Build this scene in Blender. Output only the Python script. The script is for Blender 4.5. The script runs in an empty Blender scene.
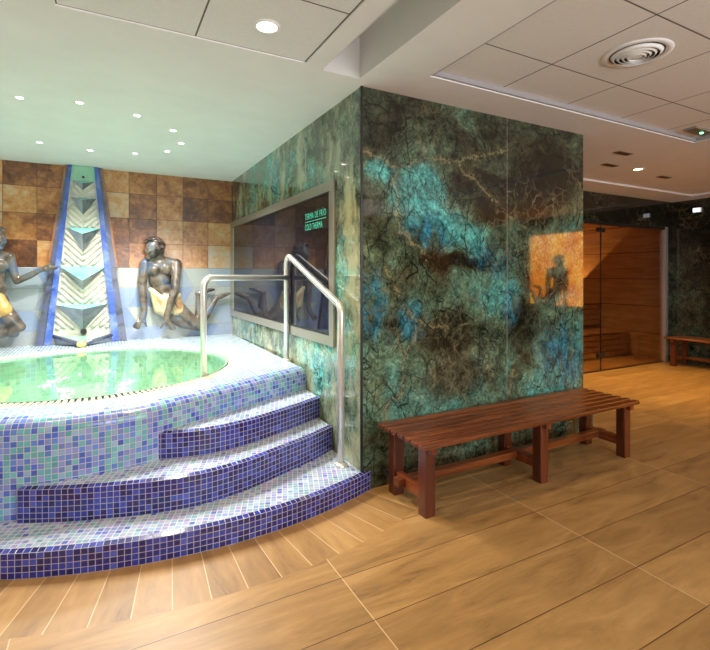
import bpy, bmesh, math, random
from mathutils import Vector, Matrix
random.seed(7)
S = bpy.context.scene
COL = S.collection
PI = math.pi
CEIL = 2.637

# ------------------------------------------------------------------ mesh builder
class MB:
    def __init__(self):
        self.bm = bmesh.new(); self.uv = self.bm.loops.layers.uv.new('UVMap'); self.smooth = False
    def face(self, pts, uvs=None, mi=0, smooth=False):
        vs = [self.bm.verts.new(p) for p in pts]
        f = self.bm.faces.new(vs); f.material_index = mi; f.smooth = smooth
        if uvs:
            for l, u in zip(f.loops, uvs): l[self.uv].uv = u
        return f
    def box(self, a, b, bevel=0.0, M=None, mi=0):
        a = Vector(a); b = Vector(b); c = (a+b)/2; d = b-a
        r = bmesh.ops.create_cube(self.bm, size=1.0, matrix=Matrix.Translation(c) @ Matrix.Diagonal((d.x, d.y, d.z, 1)))
        vs = r['verts']; fs = set(f for v in vs for f in v.link_faces); es = set(e for v in vs for e in v.link_edges)
        for f in fs: f.material_index = mi
        if bevel:
            rb = bmesh.ops.bevel(self.bm, geom=list(es), offset=bevel, segments=2, affect='EDGES', profile=.5)
            vs = list(set(v for f in rb['faces'] for v in f.verts) | set(v for v in vs if v.is_valid))
        if M is not None: bmesh.ops.transform(self.bm, matrix=M, verts=vs)
        return vs
    def tube(self, pts, rad, seg=16, cap=True, mi=0):
        pts = [Vector(p) for p in pts]; n = len(pts)
        rads = rad if isinstance(rad, (list, tuple)) else [rad]*n
        rings = []; prev = None
        for i, p in enumerate(pts):
            t = (pts[min(i+1, n-1)] - pts[max(i-1, 0)]).normalized()
            if prev is None:
                u = t.orthogonal().normalized()
            else:
                u = (prev - t*prev.dot(t)).normalized()
            prev = u; w = t.cross(u)
            rings.append([self.bm.verts.new(p + (u*math.cos(2*PI*k/seg) + w*math.sin(2*PI*k/seg))*rads[i]) for k in range(seg)])
        for i in range(n-1):
            for k in range(seg):
                f = self.bm.faces.new((rings[i][k], rings[i][(k+1) % seg], rings[i+1][(k+1) % seg], rings[i+1][k]))
                f.smooth = True; f.material_index = mi
        if cap:
            f = self.bm.faces.new(rings[0][::-1]); f.material_index = mi
            f = self.bm.faces.new(rings[-1]); f.material_index = mi
    def lathe(self, prof, c, seg=32, mi=0, smooth=True, cap=False):
        # prof: (r, z) list, z axis up
        rings = []
        for r, z in prof:
            rings.append([self.bm.verts.new((c[0]+r*math.cos(2*PI*k/seg), c[1]+r*math.sin(2*PI*k/seg), c[2]+z)) for k in range(seg)])
        for i in range(len(rings)-1):
            for k in range(seg):
                f = self.bm.faces.new((rings[i][k], rings[i][(k+1) % seg], rings[i+1][(k+1) % seg], rings[i+1][k]))
                f.smooth = smooth; f.material_index = mi
        for ring, (r, z) in ((rings[0], prof[0]), (rings[-1], prof[-1])):
            if cap and r > 1e-4:
                f = self.bm.faces.new(ring); f.material_index = mi
    def ball(self, c, rx, ry=None, rz=None, M=None, u=20, v=14):
        ry = ry or rx; rz = rz or rx
        m = Matrix.Translation(Vector(c)) @ (M or Matrix.Identity(4)) @ Matrix.Diagonal((rx, ry, rz, 1))
        r = bmesh.ops.create_uvsphere(self.bm, u_segments=u, v_segments=v, radius=1, matrix=m)
        for w in r['verts']:
            for f in w.link_faces: f.smooth = True
    def capsule(self, a, b, ra, rb, seg=14):
        a = Vector(a); b = Vector(b); d = b-a; L = d.length; t = d/L
        pts = []; rs = []
        for k in range(6):
            th = PI/2*k/6; pts.append(a - t*ra*math.cos(th)); rs.append(max(ra*math.sin(th), 1e-3))
        for k in range(7):
            q = k/6; pts.append(a + d*q); rs.append(ra+(rb-ra)*q)
        for k in range(1, 7):
            th = PI/2*k/6; pts.append(b + t*rb*math.sin(th)); rs.append(max(rb*math.cos(th), 1e-3))
        self.tube(pts, rs, seg)
    def build(self, name, mat=None, parent=None, loc=None, recalc=True):
        if recalc: bmesh.ops.recalc_face_normals(self.bm, faces=self.bm.faces[:])
        me = bpy.data.meshes.new(name); self.bm.to_mesh(me); self.bm.free()
        o = bpy.data.objects.new(name, me); COL.objects.link(o)
        mats = mat if isinstance(mat, (list, tuple)) else [mat]
        for m in mats:
            if m: me.materials.append(m)
        if parent: o.parent = parent
        if loc: o.location = loc
        return o

def tag(o, label=None, cat=None, group=None, kind=None):
    if label: o['label'] = label
    if cat: o['category'] = cat
    if group: o['group'] = group
    if kind: o['kind'] = kind
    return o
def empty(name, loc=(0, 0, 0), rz=0):
    o = bpy.data.objects.new(name, None); COL.objects.link(o); o.location = loc; o.rotation_euler.z = rz
    o.empty_display_size = .05
    return o
def thing(name, label, cat, loc=(0, 0, 0), rz=0, group=None):
    return tag(empty(name, loc, rz), label, cat, group)
def copy_tree(o, parent=None):
    c = o.copy(); COL.objects.link(c)
    if parent: c.parent = parent; c.matrix_parent_inverse = o.matrix_parent_inverse.copy()
    for ch in list(o.children): copy_tree(ch, c)
    return c
def arc_fillet(pts, r, n=6):
    """polyline with rounded corners"""
    pts = [Vector(p) for p in pts]; out = [pts[0]]
    for i in range(1, len(pts)-1):
        p = pts[i]; a = (pts[i-1]-p).normalized(); b = (pts[i+1]-p).normalized()
        ang = a.angle(b); d = r/math.tan(ang/2)
        s = p+a*d; e = p+b*d
        c = p + (a+b).normalized()*(r/math.sin(ang/2))
        va = s-c; vb = e-c; tot = va.angle(vb); ax = va.cross(vb).normalized()
        for k in range(n+1):
            out.append(c + Matrix.Rotation(tot*k/n, 3, ax) @ va)
    out.append(pts[-1]); return out
def catmull(P, n=10):
    P = [Vector((p[0], p[1])) for p in P]; out = []
    for i in range(len(P)-1):
        p0 = P[i-1] if i > 0 else P[0]*2-P[1]; p1 = P[i]; p2 = P[i+1]; p3 = P[i+2] if i+2 < len(P) else P[-1]*2-P[-2]
        for k in range(n):
            t = k/n
            out.append(.5*((2*p1)+(-p0+p2)*t+(2*p0-5*p1+4*p2-p3)*t*t+(-p0+3*p1-3*p2+p3)*t**3))
    out.append(P[-1]); return out

# ------------------------------------------------------------------ material builder
def srgb(r, g, b):
    f = lambda c: (c/255/12.92) if c/255 <= .04045 else ((c/255+.055)/1.055)**2.4
    return (f(r), f(g), f(b), 1)
class NT:
    def __init__(self, name):
        self.m = bpy.data.materials.new(name); self.m.use_nodes = True
        self.t = self.m.node_tree; self.t.nodes.clear()
        self.out = self.t.nodes.new('ShaderNodeOutputMaterial')
    def n(self, typ, props=None, **ins):
        nd = self.t.nodes.new('ShaderNode'+typ)
        for k, v in (props or {}).items(): setattr(nd, k, v)
        for k, v in ins.items():
            self.set(nd, k, v)
        return nd
    def set(self, nd, k, v):
        key = int(k[1:]) if k[0] == 'i' and k[1:].isdigit() else k.replace('_', ' ')
        s = nd.inputs[key]
        if isinstance(v, bpy.types.NodeSocket): self.t.links.new(v, s)
        elif isinstance(v, bpy.types.Node): self.t.links.new(v.outputs[0], s)
        else: s.default_value = v
    def math(self, op, a, b=None, c=None, clamp=False):
        nd = self.n('Math', {'operation': op, 'use_clamp': clamp}, i0=a)
        if b is not None: self.set(nd, 'i1', b)
        if c is not None: self.set(nd, 'i2', c)
        return nd.outputs[0]
    def vmath(self, op, a, b=None, scale=None):
        nd = self.n('VectorMath', {'operation': op}, i0=a)
        if b is not None: self.set(nd, 'i1', b)
        if scale is not None: self.set(nd, 'Scale', scale)
        return nd.outputs['Value'] if op in ('LENGTH', 'DISTANCE', 'DOT_PRODUCT') else nd.outputs[0]
    def ramp(self, fac, stops, interp='LINEAR'):
        nd = self.n('ValToRGB', None, Fac=fac); cr = nd.color_ramp; cr.interpolation = interp
        while len(cr.elements) < len(stops): cr.elements.new(1)
        for e, (p, c) in zip(cr.elements, stops): e.position = p; e.color = c if len(c) == 4 else (*c, 1)
        return nd.outputs[0]
    def mix(self, fac, a, b, mode='MIX'):
        nd = self.n('Mix', {'data_type': 'RGBA', 'blend_type': mode}, i0=fac, i6=a, i7=b)
        return nd.outputs[2]
    def pos(self): return self.n('NewGeometry').outputs['Position']
    def obj(self): return self.n('TexCoord').outputs['Object']
    def uv(self): return self.n('UVMap', {'uv_map': 'UVMap'}).outputs[0]
    def noise(self, v, scale, detail=4, rough=.55, dist=0, dim='3D', col=False):
        nd = self.n('TexNoise', {'noise_dimensions': dim}, Vector=v, Scale=scale, Detail=detail, Roughness=rough, Distortion=dist)
        return nd.outputs['Color'] if col else nd.outputs[0]
    def smooth(self, v, a, b, lo=0., hi=1.):
        nd = self.n('MapRange', {'interpolation_type': 'SMOOTHSTEP'}, Value=v, From_Min=a, From_Max=b, To_Min=lo, To_Max=hi)
        return nd.outputs[0]
    def sep(self, v): return self.n('SeparateXYZ', None, i0=v).outputs
    def comb(self, x, y, z=0.): return self.n('CombineXYZ', None, i0=x, i1=y, i2=z).outputs[0]
    def white(self, v): return self.n('TexWhiteNoise', {'noise_dimensions': '3D'}, Vector=v).outputs[0]
    def bump(self, h, strength=.3, dist=.005):
        return self.n('Bump', None, Strength=strength, Distance=dist, Height=h).outputs[0]
    def done(self, color, rough=.5, **kw):
        b = self.n('BsdfPrincipled', None, Base_Color=color, Roughness=rough)
        for k, v in kw.items(): self.set(b, k, v)
        self.t.links.new(b.outputs[0], self.out.inputs[0]); return self.m
def plain(name, col, rough=.5, vary=.06, nscale=9, **kw):
    k = NT(name); p = k.obj(); n = k.noise(p, nscale, 4)
    c = (col[0], col[1], col[2], 1)
    lo = tuple(x*(1-vary) for x in col[:3])+(1,); hi = tuple(min(1, x*(1+vary)) for x in col[:3])+(1,)
    return k.done(k.ramp(n, [(.3, lo), (.7, hi)]), rough, **kw)

def mosaic(name, palette, pitch=.0315, grout=(.75, .70, .66), gw=.07, rough=.12, world=False, rot=0., coat=.4):
    k = NT(name)
    v = k.pos() if world else k.uv()
    if rot:
        v = k.n('VectorRotate', {'rotation_type': 'Z_AXIS'}, Vector=v, Angle=rot).outputs[0]
    if world:
        s = k.sep(v); v = k.comb(s[0], s[1], 0.)
    sv = k.vmath('SCALE', v, scale=1/pitch)
    cell = k.vmath('FLOOR', sv); fr = k.vmath('FRACTION', sv)
    s = k.sep(fr)
    ex = k.math('MINIMUM', s[0], k.math('SUBTRACT', 1., s[0])); ey = k.math('MINIMUM', s[1], k.math('SUBTRACT', 1., s[1]))
    e = k.math('MINIMUM', ex, ey)
    g = k.smooth(e, gw*.75, gw*1.25)
    w = k.white(cell)
    n = len(palette); tot = sum(p[1] for p in palette); acc = 0; st = []
    for c, wt in palette: st.append((acc/tot, srgb(*c))); acc += wt
    colr = k.ramp(w, st, 'CONSTANT')
    w2 = k.white(k.vmath('ADD', cell, (7.3, 1.7, 3.1)))
    colr = k.mix(1., colr, k.ramp(w2, [(0, (.82, .82, .82, 1)), (1, (1.1, 1.1, 1.1, 1))]), 'MULTIPLY')
    c = k.mix(g, (*grout, 1), colr)
    r = k.math('ADD', k.math('MULTIPLY', k.math('SUBTRACT', 1., g), .5), rough)
    tilt = k.n('TexWhiteNoise', {'noise_dimensions': '3D'}, Vector=cell).outputs[1]
    b = k.bump(k.smooth(e, gw*.5, gw*2.2), .5, .002)
    return k.done(c, r, Normal=b, Coat_Weight=coat, Coat_Roughness=.08)

# ---- stone cladding : polished green/teal quartzite
GOLD = [(1.488, 2.222, 1.603, 2.184), (1.603, 2.184, 1.761, 2.134), (1.761, 2.134, 1.988, 2.23), (1.988, 2.23, 2.258, 2.225), (2.258, 2.225, 2.501, 2.314), (2.501, 2.314, 2.792, 2.389), (1.729, 2.077, 1.769, 1.904), (1.769, 1.904, 1.745, 1.685), (1.745, 1.685, 1.928, 1.623), (1.928, 1.623, 2.014, 1.527), (1.665, 1.454, 1.777, 1.236), (1.777, 1.236, 1.911, 1.094), (1.911, 1.094, 2.175, 1.01), (1.697, 1.07, 1.81, 0.852), (1.81, 0.852, 1.894, 0.942), (1.894, 0.942, 1.953, 1.106), (1.81, 0.852, 1.777, 0.555), (1.603, 0.311, 1.681, 0.533), (1.681, 0.533, 1.761, 0.57), (2.76, 0.119, 2.781, 0.429), (2.781, 0.429, 2.868, 0.655), (2.258, 2.225, 2.402, 2.152), (2.402, 2.152, 2.706, 1.951)]
def stone_mat(name, blobs, light=0.0, sat=1.0, axis='xz', base=.5, coat_ior=1.6, cream=0.0, gold=()):
    k = NT(name); p = k.pos()
    warp = k.vmath('SCALE', k.vmath('SUBTRACT', k.noise(p, 1.6, 5, .6, col=True), (.5, .5, .5)), scale=.38)
    q = k.vmath('ADD', p, warp)
    warp2 = k.vmath('SCALE', k.vmath('SUBTRACT', k.noise(p, 6.5, 4, .6, col=True), (.5, .5, .5)), scale=.13)
    q2 = k.vmath('ADD', q, warp2)
    t = k.math('ADD', k.math('MULTIPLY', k.math('SUBTRACT', k.noise(q, 1.3, 9, .64, .6), .5), 1.25), base)
    blue = None; brown = None
    for (bx, by, bz, rx, ry, rz, amp, kind) in blobs:
        d = k.vmath('MULTIPLY', k.vmath('SUBTRACT', q2, (bx, by, bz)), (1/rx, 1/ry, 1/rz))
        m = k.smooth(k.vmath('LENGTH', d), 1.15, .25)
        if kind == 't':
            t = k.math('MULTIPLY_ADD', m, amp, t)
        elif kind == 'b':
            mm = k.math('MULTIPLY', m, amp); blue = mm if blue is None else k.math('MAXIMUM', blue, mm)
        else:
            mm = k.math('MULTIPLY', m, amp); brown = mm if brown is None else k.math('MAXIMUM', brown, mm)
    c = k.ramp(t, [(.05, srgb(36, 35, 27)), (.24, srgb(52, 52, 39)), (.38, srgb(72, 84, 66)), (.50, srgb(90, 118, 98)),
                   (.62, srgb(88, 150, 142)), (.78, srgb(92, 180, 178)), (.95, srgb(150, 206, 194))])
    if brown is not None:
        c = k.mix(brown, c, k.ramp(k.noise(q2, 7, 6, .65), [(.3, srgb(36, 31, 22)), (.52, srgb(74, 68, 50)), (.7, srgb(116, 106, 82))]))
    if blue is not None:
        streak = k.noise(k.vmath('MULTIPLY', q2, (9., 9., 2.2)), 1.2, 5, .6)
        c = k.mix(k.math('MULTIPLY', blue, k.smooth(streak, .34, .6)), c, k.ramp(streak, [(.35, srgb(14, 62, 96)), (.55, srgb(30, 118, 150)), (.72, srgb(96, 172, 186))]))
    # mottling
    warpS = k.vmath('ADD', p, k.vmath('SCALE', warp, scale=.5))
    mot = k.noise(q, 9, 10, .82, .3)
    c = k.mix(1., c, k.ramp(mot, [(.38, (.25, .25, .23, 1)), (.47, (.78, .78, .77, 1)), (.53, (1.1, 1.1, 1.08, 1)), (.63, (1.9, 1.85, 1.7, 1))]), 'MULTIPLY')
    hf = k.noise(warpS, 38, 6, .8)
    c = k.mix(1., c, k.ramp(hf, [(.40, (.55, .55, .52, 1)), (.5, (1, 1, 1, 1)), (.62, (1.5, 1.48, 1.4, 1))]), 'MULTIPLY')
    def crack(v, sc, w):
        e = k.n('TexVoronoi', {'feature': 'DISTANCE_TO_EDGE'}, Vector=v, Scale=sc).outputs[0]
        return k.smooth(e, w, w*.2)
    def rot(v, ang): return k.n('VectorRotate', {'rotation_type': 'EULER_XYZ'}, Vector=v, Rotation=ang).outputs[0]
    z1 = k.smooth(k.noise(p, 2.1, 3), .46, .60); z2 = k.smooth(k.noise(k.vmath('ADD', p, (5., 3., 1.)), 1.8, 3), .45, .58)
    qa = k.vmath('ADD', warpS, k.vmath('SCALE', k.vmath('SUBTRACT', k.noise(p, 9, 5, .65, col=True), (.5, .5, .5)), scale=.10))
    # pale tan network, in patches
    tn = k.math('MAXIMUM', k.math('MULTIPLY', crack(qa, 3.1, .022), k.math('MULTIPLY', z1, .45)), k.math('MULTIPLY', crack(k.vmath('ADD', qa, (3., 1., 2.)), 8.5, .06), k.math('MULTIPLY', z1, .3)))
    c = k.mix(tn, c, k.ramp(k.noise(q, 11, 3), [(.3, srgb(84, 78, 54)), (.55, srgb(136, 126, 92)), (.72, srgb(190, 180, 142))]))
    if gold:
        jit = k.vmath('ADD', p, k.vmath('SCALE', k.vmath('SUBTRACT', k.noise(p, 7, 6, 1.0 if False else .75, col=True), (.5, .5, .5)), scale=.24))
        best = None
        for (ax, az, bx, bz) in gold:
            ba = (bx-ax, 0, bz-az); L2 = ba[0]**2+ba[2]**2
            pa = k.vmath('MULTIPLY', k.vmath('SUBTRACT', jit, (ax, 0, az)), (1, 0, 1))
            h = k.math('DIVIDE', k.vmath('DOT_PRODUCT', pa, ba), L2, clamp=True)
            d = k.vmath('LENGTH', k.vmath('SUBTRACT', pa, k.n('VectorMath', {'operation': 'SCALE'}, i0=ba, Scale=h).outputs[0]))
            best = d if best is None else k.math('MINIMUM', best, d)
        halo = k.smooth(best, .085, .0); core = k.math('MULTIPLY', k.smooth(best, .013, .002), k.smooth(mot, .42, .52))
        c = k.mix(k.math('MULTIPLY', halo, .55), c, k.ramp(mot, [(.42, srgb(34, 33, 24)), (.52, srgb(72, 70, 50)), (.62, srgb(128, 120, 90))]))
        c = k.mix(k.math('MULTIPLY', core, .6), c, srgb(158, 146, 104))
    # dark scratches, long and thin
    st1 = k.vmath('MULTIPLY', rot(warpS, (.3, .35, .2)), (3.2, 3.2, .8)); st2 = k.vmath('MULTIPLY', rot(warpS, (.2, -.55, .1)), (3., 3., .8))
    dk = k.math('MAXIMUM', k.math('MULTIPLY', crack(st1, 2.3, .022), .9), k.math('MULTIPLY', crack(st2, 2.7, .02), .8))
    dk = k.math('MAXIMUM', dk, k.math('MULTIPLY', crack(qa, 5.3, .02), k.math('MULTIPLY', z2, .8)))
    c = k.mix(k.math('MULTIPLY', dk, k.smooth(k.noise(p, 4, 2), .35, .55)), c, srgb(20, 26, 20))
    if cream:
        cm = k.noise(k.vmath('MULTIPLY', q2, (4., 4., 1.3)), 1.1, 7, .65)
        c = k.mix(k.math('MULTIPLY', k.smooth(cm, .46, .66), cream), c, srgb(178, 182, 150))
    if light: c = k.mix(light, c, srgb(150, 186, 166))
    return k.done(c, .07, IOR=1.6, Coat_Weight=.5, Coat_IOR=1.5, Specular_IOR_Level=.25, Coat_Roughness=.02)

def wood(name, cols, axis=0, rough=.35, scale=1., coat=.3):
    k = NT(name); p = k.obj()
    sc = [14., 14., 14.]; sc[axis] = 1.2
    oi = k.n('ObjectInfo').outputs['Random']
    p2 = k.vmath('ADD', k.vmath('MULTIPLY', p, tuple(x*scale for x in sc)), k.comb(k.math('MULTIPLY', oi, 31.), oi, oi))
    n = k.noise(p2, 1.5, 6, .6, .8)
    return k.done(k.ramp(n, [(.3, srgb(*cols[0])), (.5, srgb(*cols[1])), (.7, srgb(*cols[2]))]), rough, Coat_Weight=coat, Coat_Roughness=.2,
                  Normal=k.bump(n, .12, .002))

# --- floor : wood-look porcelain planks with a radial border round the steps
SC = (.57, 4.81); SR = 2.36
def floor_mat():
    k = NT('wood_look_tiles'); p = k.pos(); s = k.sep(p)
    gx = k.math('DIVIDE', k.math('SUBTRACT', s[0], .97), 1.29); gy = k.math('DIVIDE', k.math('SUBTRACT', s[1], 1.636), .3)
    cell = k.comb(k.math('FLOOR', gx), k.math('FLOOR', gy), 0.)
    fx = k.math('MULTIPLY', k.math('FRACT', gx), 1.29); fy = k.math('MULTIPLY', k.math('FRACT', gy), .3)
    ex = k.math('MINIMUM', fx, k.math('SUBTRACT', 1.29, fx)); ey = k.math('MINIMUM', fy, k.math('SUBTRACT', .3, fy))
    # radial
    dx = k.math('SUBTRACT', s[0], SC[0]); dy = k.math('SUBTRACT', s[1], SC[1])
    r = k.math('SQRT', k.math('ADD', k.math('MULTIPLY', dx, dx), k.math('MULTIPLY', dy, dy)))
    th = k.math('ARCTAN2', dx, k.math('MULTIPLY', dy, -1.))
    ga = k.math('DIVIDE', k.math('MULTIPLY', th, 2.5), .145)
    cellr = k.comb(k.math('FLOOR', ga), 91., 5.)
    fa = k.math('MULTIPLY', k.math('FRACT', ga), .145); ea = k.math('MINIMUM', fa, k.math('SUBTRACT', .145, fa))
    rb = 2.74
    isr = k.math('MULTIPLY', k.math('LESS_THAN', r, rb), k.math('LESS_THAN', s[0], 1.75))
    isr = k.math('MULTIPLY', isr, k.math('LESS_THAN', s[1], 3.3))
    def sel(a, b): 
        nd = k.n('Mix', {'data_type': 'FLOAT'}, i0=isr, i2=a, i3=b); return nd.outputs[0]
    wn = k.n('TexWhiteNoise', {'noise_dimensions': '3D'}, Vector=k.n('Mix', {'data_type': 'VECTOR'}, i0=isr, i4=cell, i5=cellr).outputs[1])
    wsh = wn.outputs[0]
    u = sel(s[0], r); v = sel(s[1], k.math('MULTIPLY', th, 2.5))
    gv = k.comb(k.math('ADD', k.math('MULTIPLY', u, 1.5), k.math('MULTIPLY', wsh, 37.)), k.math('MULTIPLY', v, 7.), k.math('MULTIPLY', wsh, 11.))
    n1 = k.noise(gv, 1.1, 7, .6, 1.1); n2 = k.noise(gv, 7., 4, .6)
    t = k.math('ADD', k.math('MULTIPLY', n1, .8), k.math('MULTIPLY', n2, .2))
    c = k.ramp(t, [(.28, srgb(106, 77, 44)), (.40, srgb(148, 113, 68)), (.56, srgb(168, 130, 80)), (.76, srgb(190, 153, 102))])
    c = k.mix(1., c, k.ramp(wsh, [(0, (.84, .82, .80, 1)), (1, (1.08, 1.08, 1.08, 1))]), 'MULTIPLY')
    el = k.math('MINIMUM', sel(ey, 1.), k.math('ABSOLUTE', k.math('SUBTRACT', r, rb)) if False else 1.)
    gl = k.smooth(sel(ey, 1.), .0012, .0028)           # dark long joints
    gs = k.smooth(sel(ex, ea), .0010, .0030)           # pale short joints
    er = k.math('ABSOLUTE', k.math('SUBTRACT', r, rb))
    c = k.mix(gs, srgb(206, 176, 138), c)
    c = k.mix(gl, srgb(72, 46, 24), c)
    return k.done(c, k.math('ADD', k.math('MULTIPLY', n2, .15), .32), Normal=k.bump(k.math('ADD', k.math('MULTIPLY', gl, 3.), n1), .08, .002),
                  Specular_IOR_Level=.5)

# --- back wall : copper coloured tiles over pale blue/cream tiles
def wall_tiles_mat():
    k = NT('glazed_wall_tiles'); p = k.pos(); s = k.sep(p)
    w = .303; hh = .294; zb = 1.497
    X = k.math('ADD', k.math('SUBTRACT', s[0], 1.477), k.math('MULTIPLY', s[1], .73))  # both wall directions
    gx = k.math('DIVIDE', k.math('SUBTRACT', s[0], 1.474), w)
    cx = k.math('FLOOR', gx); fx = k.math('MULTIPLY', k.math('FRACT', gx), w)
    off = k.math('MULTIPLY', k.white(k.comb(cx, 3., 1.)), 0.0)
    gz = k.math('DIVIDE', k.math('SUBTRACT', s[2], zb), hh)
    cz = k.math('FLOOR', gz); fz = k.math('MULTIPLY', k.math('FRACT', gz), hh)
    e = k.math('MINIMUM', k.math('MINIMUM', fx, k.math('SUBTRACT', w, fx)), k.math('MINIMUM', fz, k.math('SUBTRACT', hh, fz)))
    g = k.smooth(e, .001, .004)
    wn = k.n('TexWhiteNoise', {'noise_dimensions': '3D'}, Vector=k.comb(cx, cz, 4.)); r1 = wn.outputs[0]
    n = k.noise(k.vmath('ADD', p, k.vmath('SCALE', wn.outputs[1], scale=9.)), 6, 10, .75, .5)
    n2 = k.noise(p, 22, 6, .7)
    t = k.math('ADD', k.math('MULTIPLY', n, .85), k.math('ADD', k.math('MULTIPLY', r1, .5), k.math('SUBTRACT', k.math('MULTIPLY', n2, .35), .36)))
    top = k.ramp(t, [(.18, srgb(78, 48, 34)), (.32, srgb(126, 78, 46)), (.44, srgb(168, 110, 60)), (.55, srgb(192, 138, 82)), (.66, srgb(198, 164, 122)), (.78, srgb(190, 176, 160)), (.92, srgb(160, 164, 176))])
    # diagonal pale tiles
    sk = k.math('MULTIPLY', k.math('SUBTRACT', k.white(k.comb(k.math('FLOOR', k.math('DIVIDE', s[2], .27)), 1., 2.)), .5), 0.)
    gz2 = k.math('DIVIDE', k.math('SUBTRACT', s[2], zb), .235)
    par = k.math('SUBTRACT', k.math('MULTIPLY', k.math('PINGPONG', k.math('FLOOR', gz2), 1.), 2.), 1.)
    gx2 = k.math('DIVIDE', k.math('ADD', s[0], k.math('MULTIPLY', k.math('MULTIPLY', par, k.math('SUBTRACT', k.math('FRACT', gz2), .5)), .13)), .31)
    c2 = k.comb(k.math('FLOOR', gx2), k.math('FLOOR', gz2), 17.)
    f2x = k.math('MULTIPLY', k.math('FRACT', gx2), .31); f2z = k.math('MULTIPLY', k.math('FRACT', gz2), .235)
    e2 = k.math('MINIMUM', k.math('MINIMUM', f2x, k.math('SUBTRACT', .31, f2x)), k.math('MINIMUM', f2z, k.math('SUBTRACT', .235, f2z)))
    g2 = k.smooth(e2, .001, .005)
    low = k.ramp(k.math('ADD', k.math('MULTIPLY', k.white(c2), .8), k.math('MULTIPLY', n2, .25)),
                 [(.0, srgb(112, 134, 178)), (.3, srgb(140, 158, 184)), (.5, srgb(160, 170, 172)), (.7, srgb(170, 172, 158)), (.95, srgb(126, 144, 188))])
    up = k.math('GREATER_THAN', s[2], zb)
    c = k.mix(up, k.mix(g2, srgb(150, 150, 140), low), k.mix(g, srgb(74, 48, 32), top))
    h = k.math('ADD', k.math('MULTIPLY', n2, .5), k.math('ADD', g, g2))
    return k.done(c, .28, Normal=k.bump(h, .35, .006), Coat_Weight=.3, Coat_Roughness=.12)

# ------------------------------------------------------------------ materials
def ceil_tile_mat(name, col, x0, dx, y0, dy):
    k = NT(name); s = k.sep(k.pos())
    fx = k.math('MULTIPLY', k.math('FRACT', k.math('DIVIDE', k.math('SUBTRACT', s[0], x0), dx)), dx)
    fy = k.math('MULTIPLY', k.math('FRACT', k.math('DIVIDE', k.math('SUBTRACT', s[1], y0), dy)), dy)
    e = k.math('MINIMUM', k.math('MINIMUM', fx, k.math('SUBTRACT', dx, fx)), k.math('MINIMUM', fy, k.math('SUBTRACT', dy, fy)))
    g = k.smooth(e, .003, .0055)
    n = k.noise(k.pos(), 60, 3)
    c = k.mix(g, srgb(96, 88, 80), k.ramp(n, [(.3, tuple(x*.95 for x in col)+(1,)), (.7, (*col, 1))]))
    return k.done(c, .8, Normal=k.bump(g, .3, .003))
M = {}
M['plaster'] = plain('white_plaster', (.84, .83, .81), .85, .03, 3)
M['ceil_tile'] = ceil_tile_mat('ceiling_tile', (.82, .80, .76), 2.385, .655, 1.925, .61)
M['ceil_panel'] = ceil_tile_mat('ceiling_panel', (.82, .81, .79), .418, .612, 1.97, .56)
M['slot'] = plain('slot_plaster', (.70, .69, .66), .85, .03, 3)
M['floor'] = floor_mat()
M['wall_tiles'] = wall_tiles_mat()
Y0 = 2.659
face_blobs = [
 # x y z  rx ry rz amp kind
 (1.95, Y0, 1.98, .42, .5, .30, .34, 't'), (2.35, Y0, 1.80, .34, .5, .25, .26, 't'), (1.60, Y0, 2.12, .16, .5, .12, .3, 't'),
 (2.05, Y0, 1.72, .34, .5, .16, .85, 'b'), (1.54, Y0, 1.22, .13, .5, .32, .95, 'b'), (2.62, Y0, 1.55, .26, .5, .16, .7, 'b'), (1.86, Y0, 1.10, .20, .5, .18, .8, 'b'),
 (3.42, Y0, .72, .34, .5, .34, .8, 'b'), (3.2, Y0, .45, .6, .5, .3, .22, 't'), (2.85, Y0, 1.2, .12, .5, .2, .6, 'b'),
 (1.72, Y0, 2.5, .5, .5, .25, -.12, 't'), (2.55, Y0, 2.42, .5, .5, .16, -.08, 't'),
 (2.62, Y0, 2.12, .55, .5, .10, -.42, 't'), (3.2, Y0, 2.12, .5, .5, .34, -.40, 't'), (2.62, Y0, 1.92, .3, .5, .15, -.36, 't'),
 (2.28, Y0, 1.50, .36, .5, .085, -.50, 't'), (2.36, Y0, .98, .5, .5, .22, -.34, 't'), (2.98, Y0, 1.05, .22, .5, .35, -.28, 't'),
 (2.28, Y0, .66, .55, .5, .26, .9, 'n'), (3.3, Y0, 1.35, .4, .5, .14, -.28, 't'), (2.7, Y0, 1.32, .35, .5, .16, .12, 't'),
 (1.70, Y0, .85, .22, .5, .3, .06, 't'), (1.8, Y0, 1.38, .2, .5, .12, .6, 'n')]
M['stone'] = stone_mat('green_quartzite', face_blobs, base=.42, gold=GOLD)
left_blobs = [
 (1.477, 4.5, 2.3, .5, .55, .35, .12, 't'), (1.477, 2.95, 1.3, .5, .28, .35, .2, 't'), (1.477, 3.4, .75, .5, .6, .3, .22, 't'),
 (1.477, 4.35, 2.3, .4, .16, .3, .6, 'b'), (1.477, 2.85, 1.55, .4, .18, .25, .7, 'b'), (1.477, 2.95, 1.0, .4, .16, .2, .5, 'b'), (1.477, 5.8, 2.4, .4, .5, .5, -.3, 't'),
 (1.477, 3.3, 2.45, .4, .3, .2, -.25, 't')]
M['stone_side'] = stone_mat('pale_quartzite', left_blobs, base=.50, cream=.8, coat_ior=1.75)
M['stone_dark'] = stone_mat('dark_quartzite', [(8.25, 3.9, .9, .5, 1.2, .5, -.1, 't'), (8.25, 4., 2.2, .5, 1.2, .6, -.25, 't'), (7., 4.31, 2.4, 2.5, .5, .3, -.3, 't')], base=.34, coat_ior=1.75)
BLUES = [((34, 42, 122), 5), ((44, 58, 150), 4), ((58, 72, 168), 2), ((44, 34, 104), 2), ((28, 34, 98), 4), ((74, 86, 178), 1)]
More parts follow.
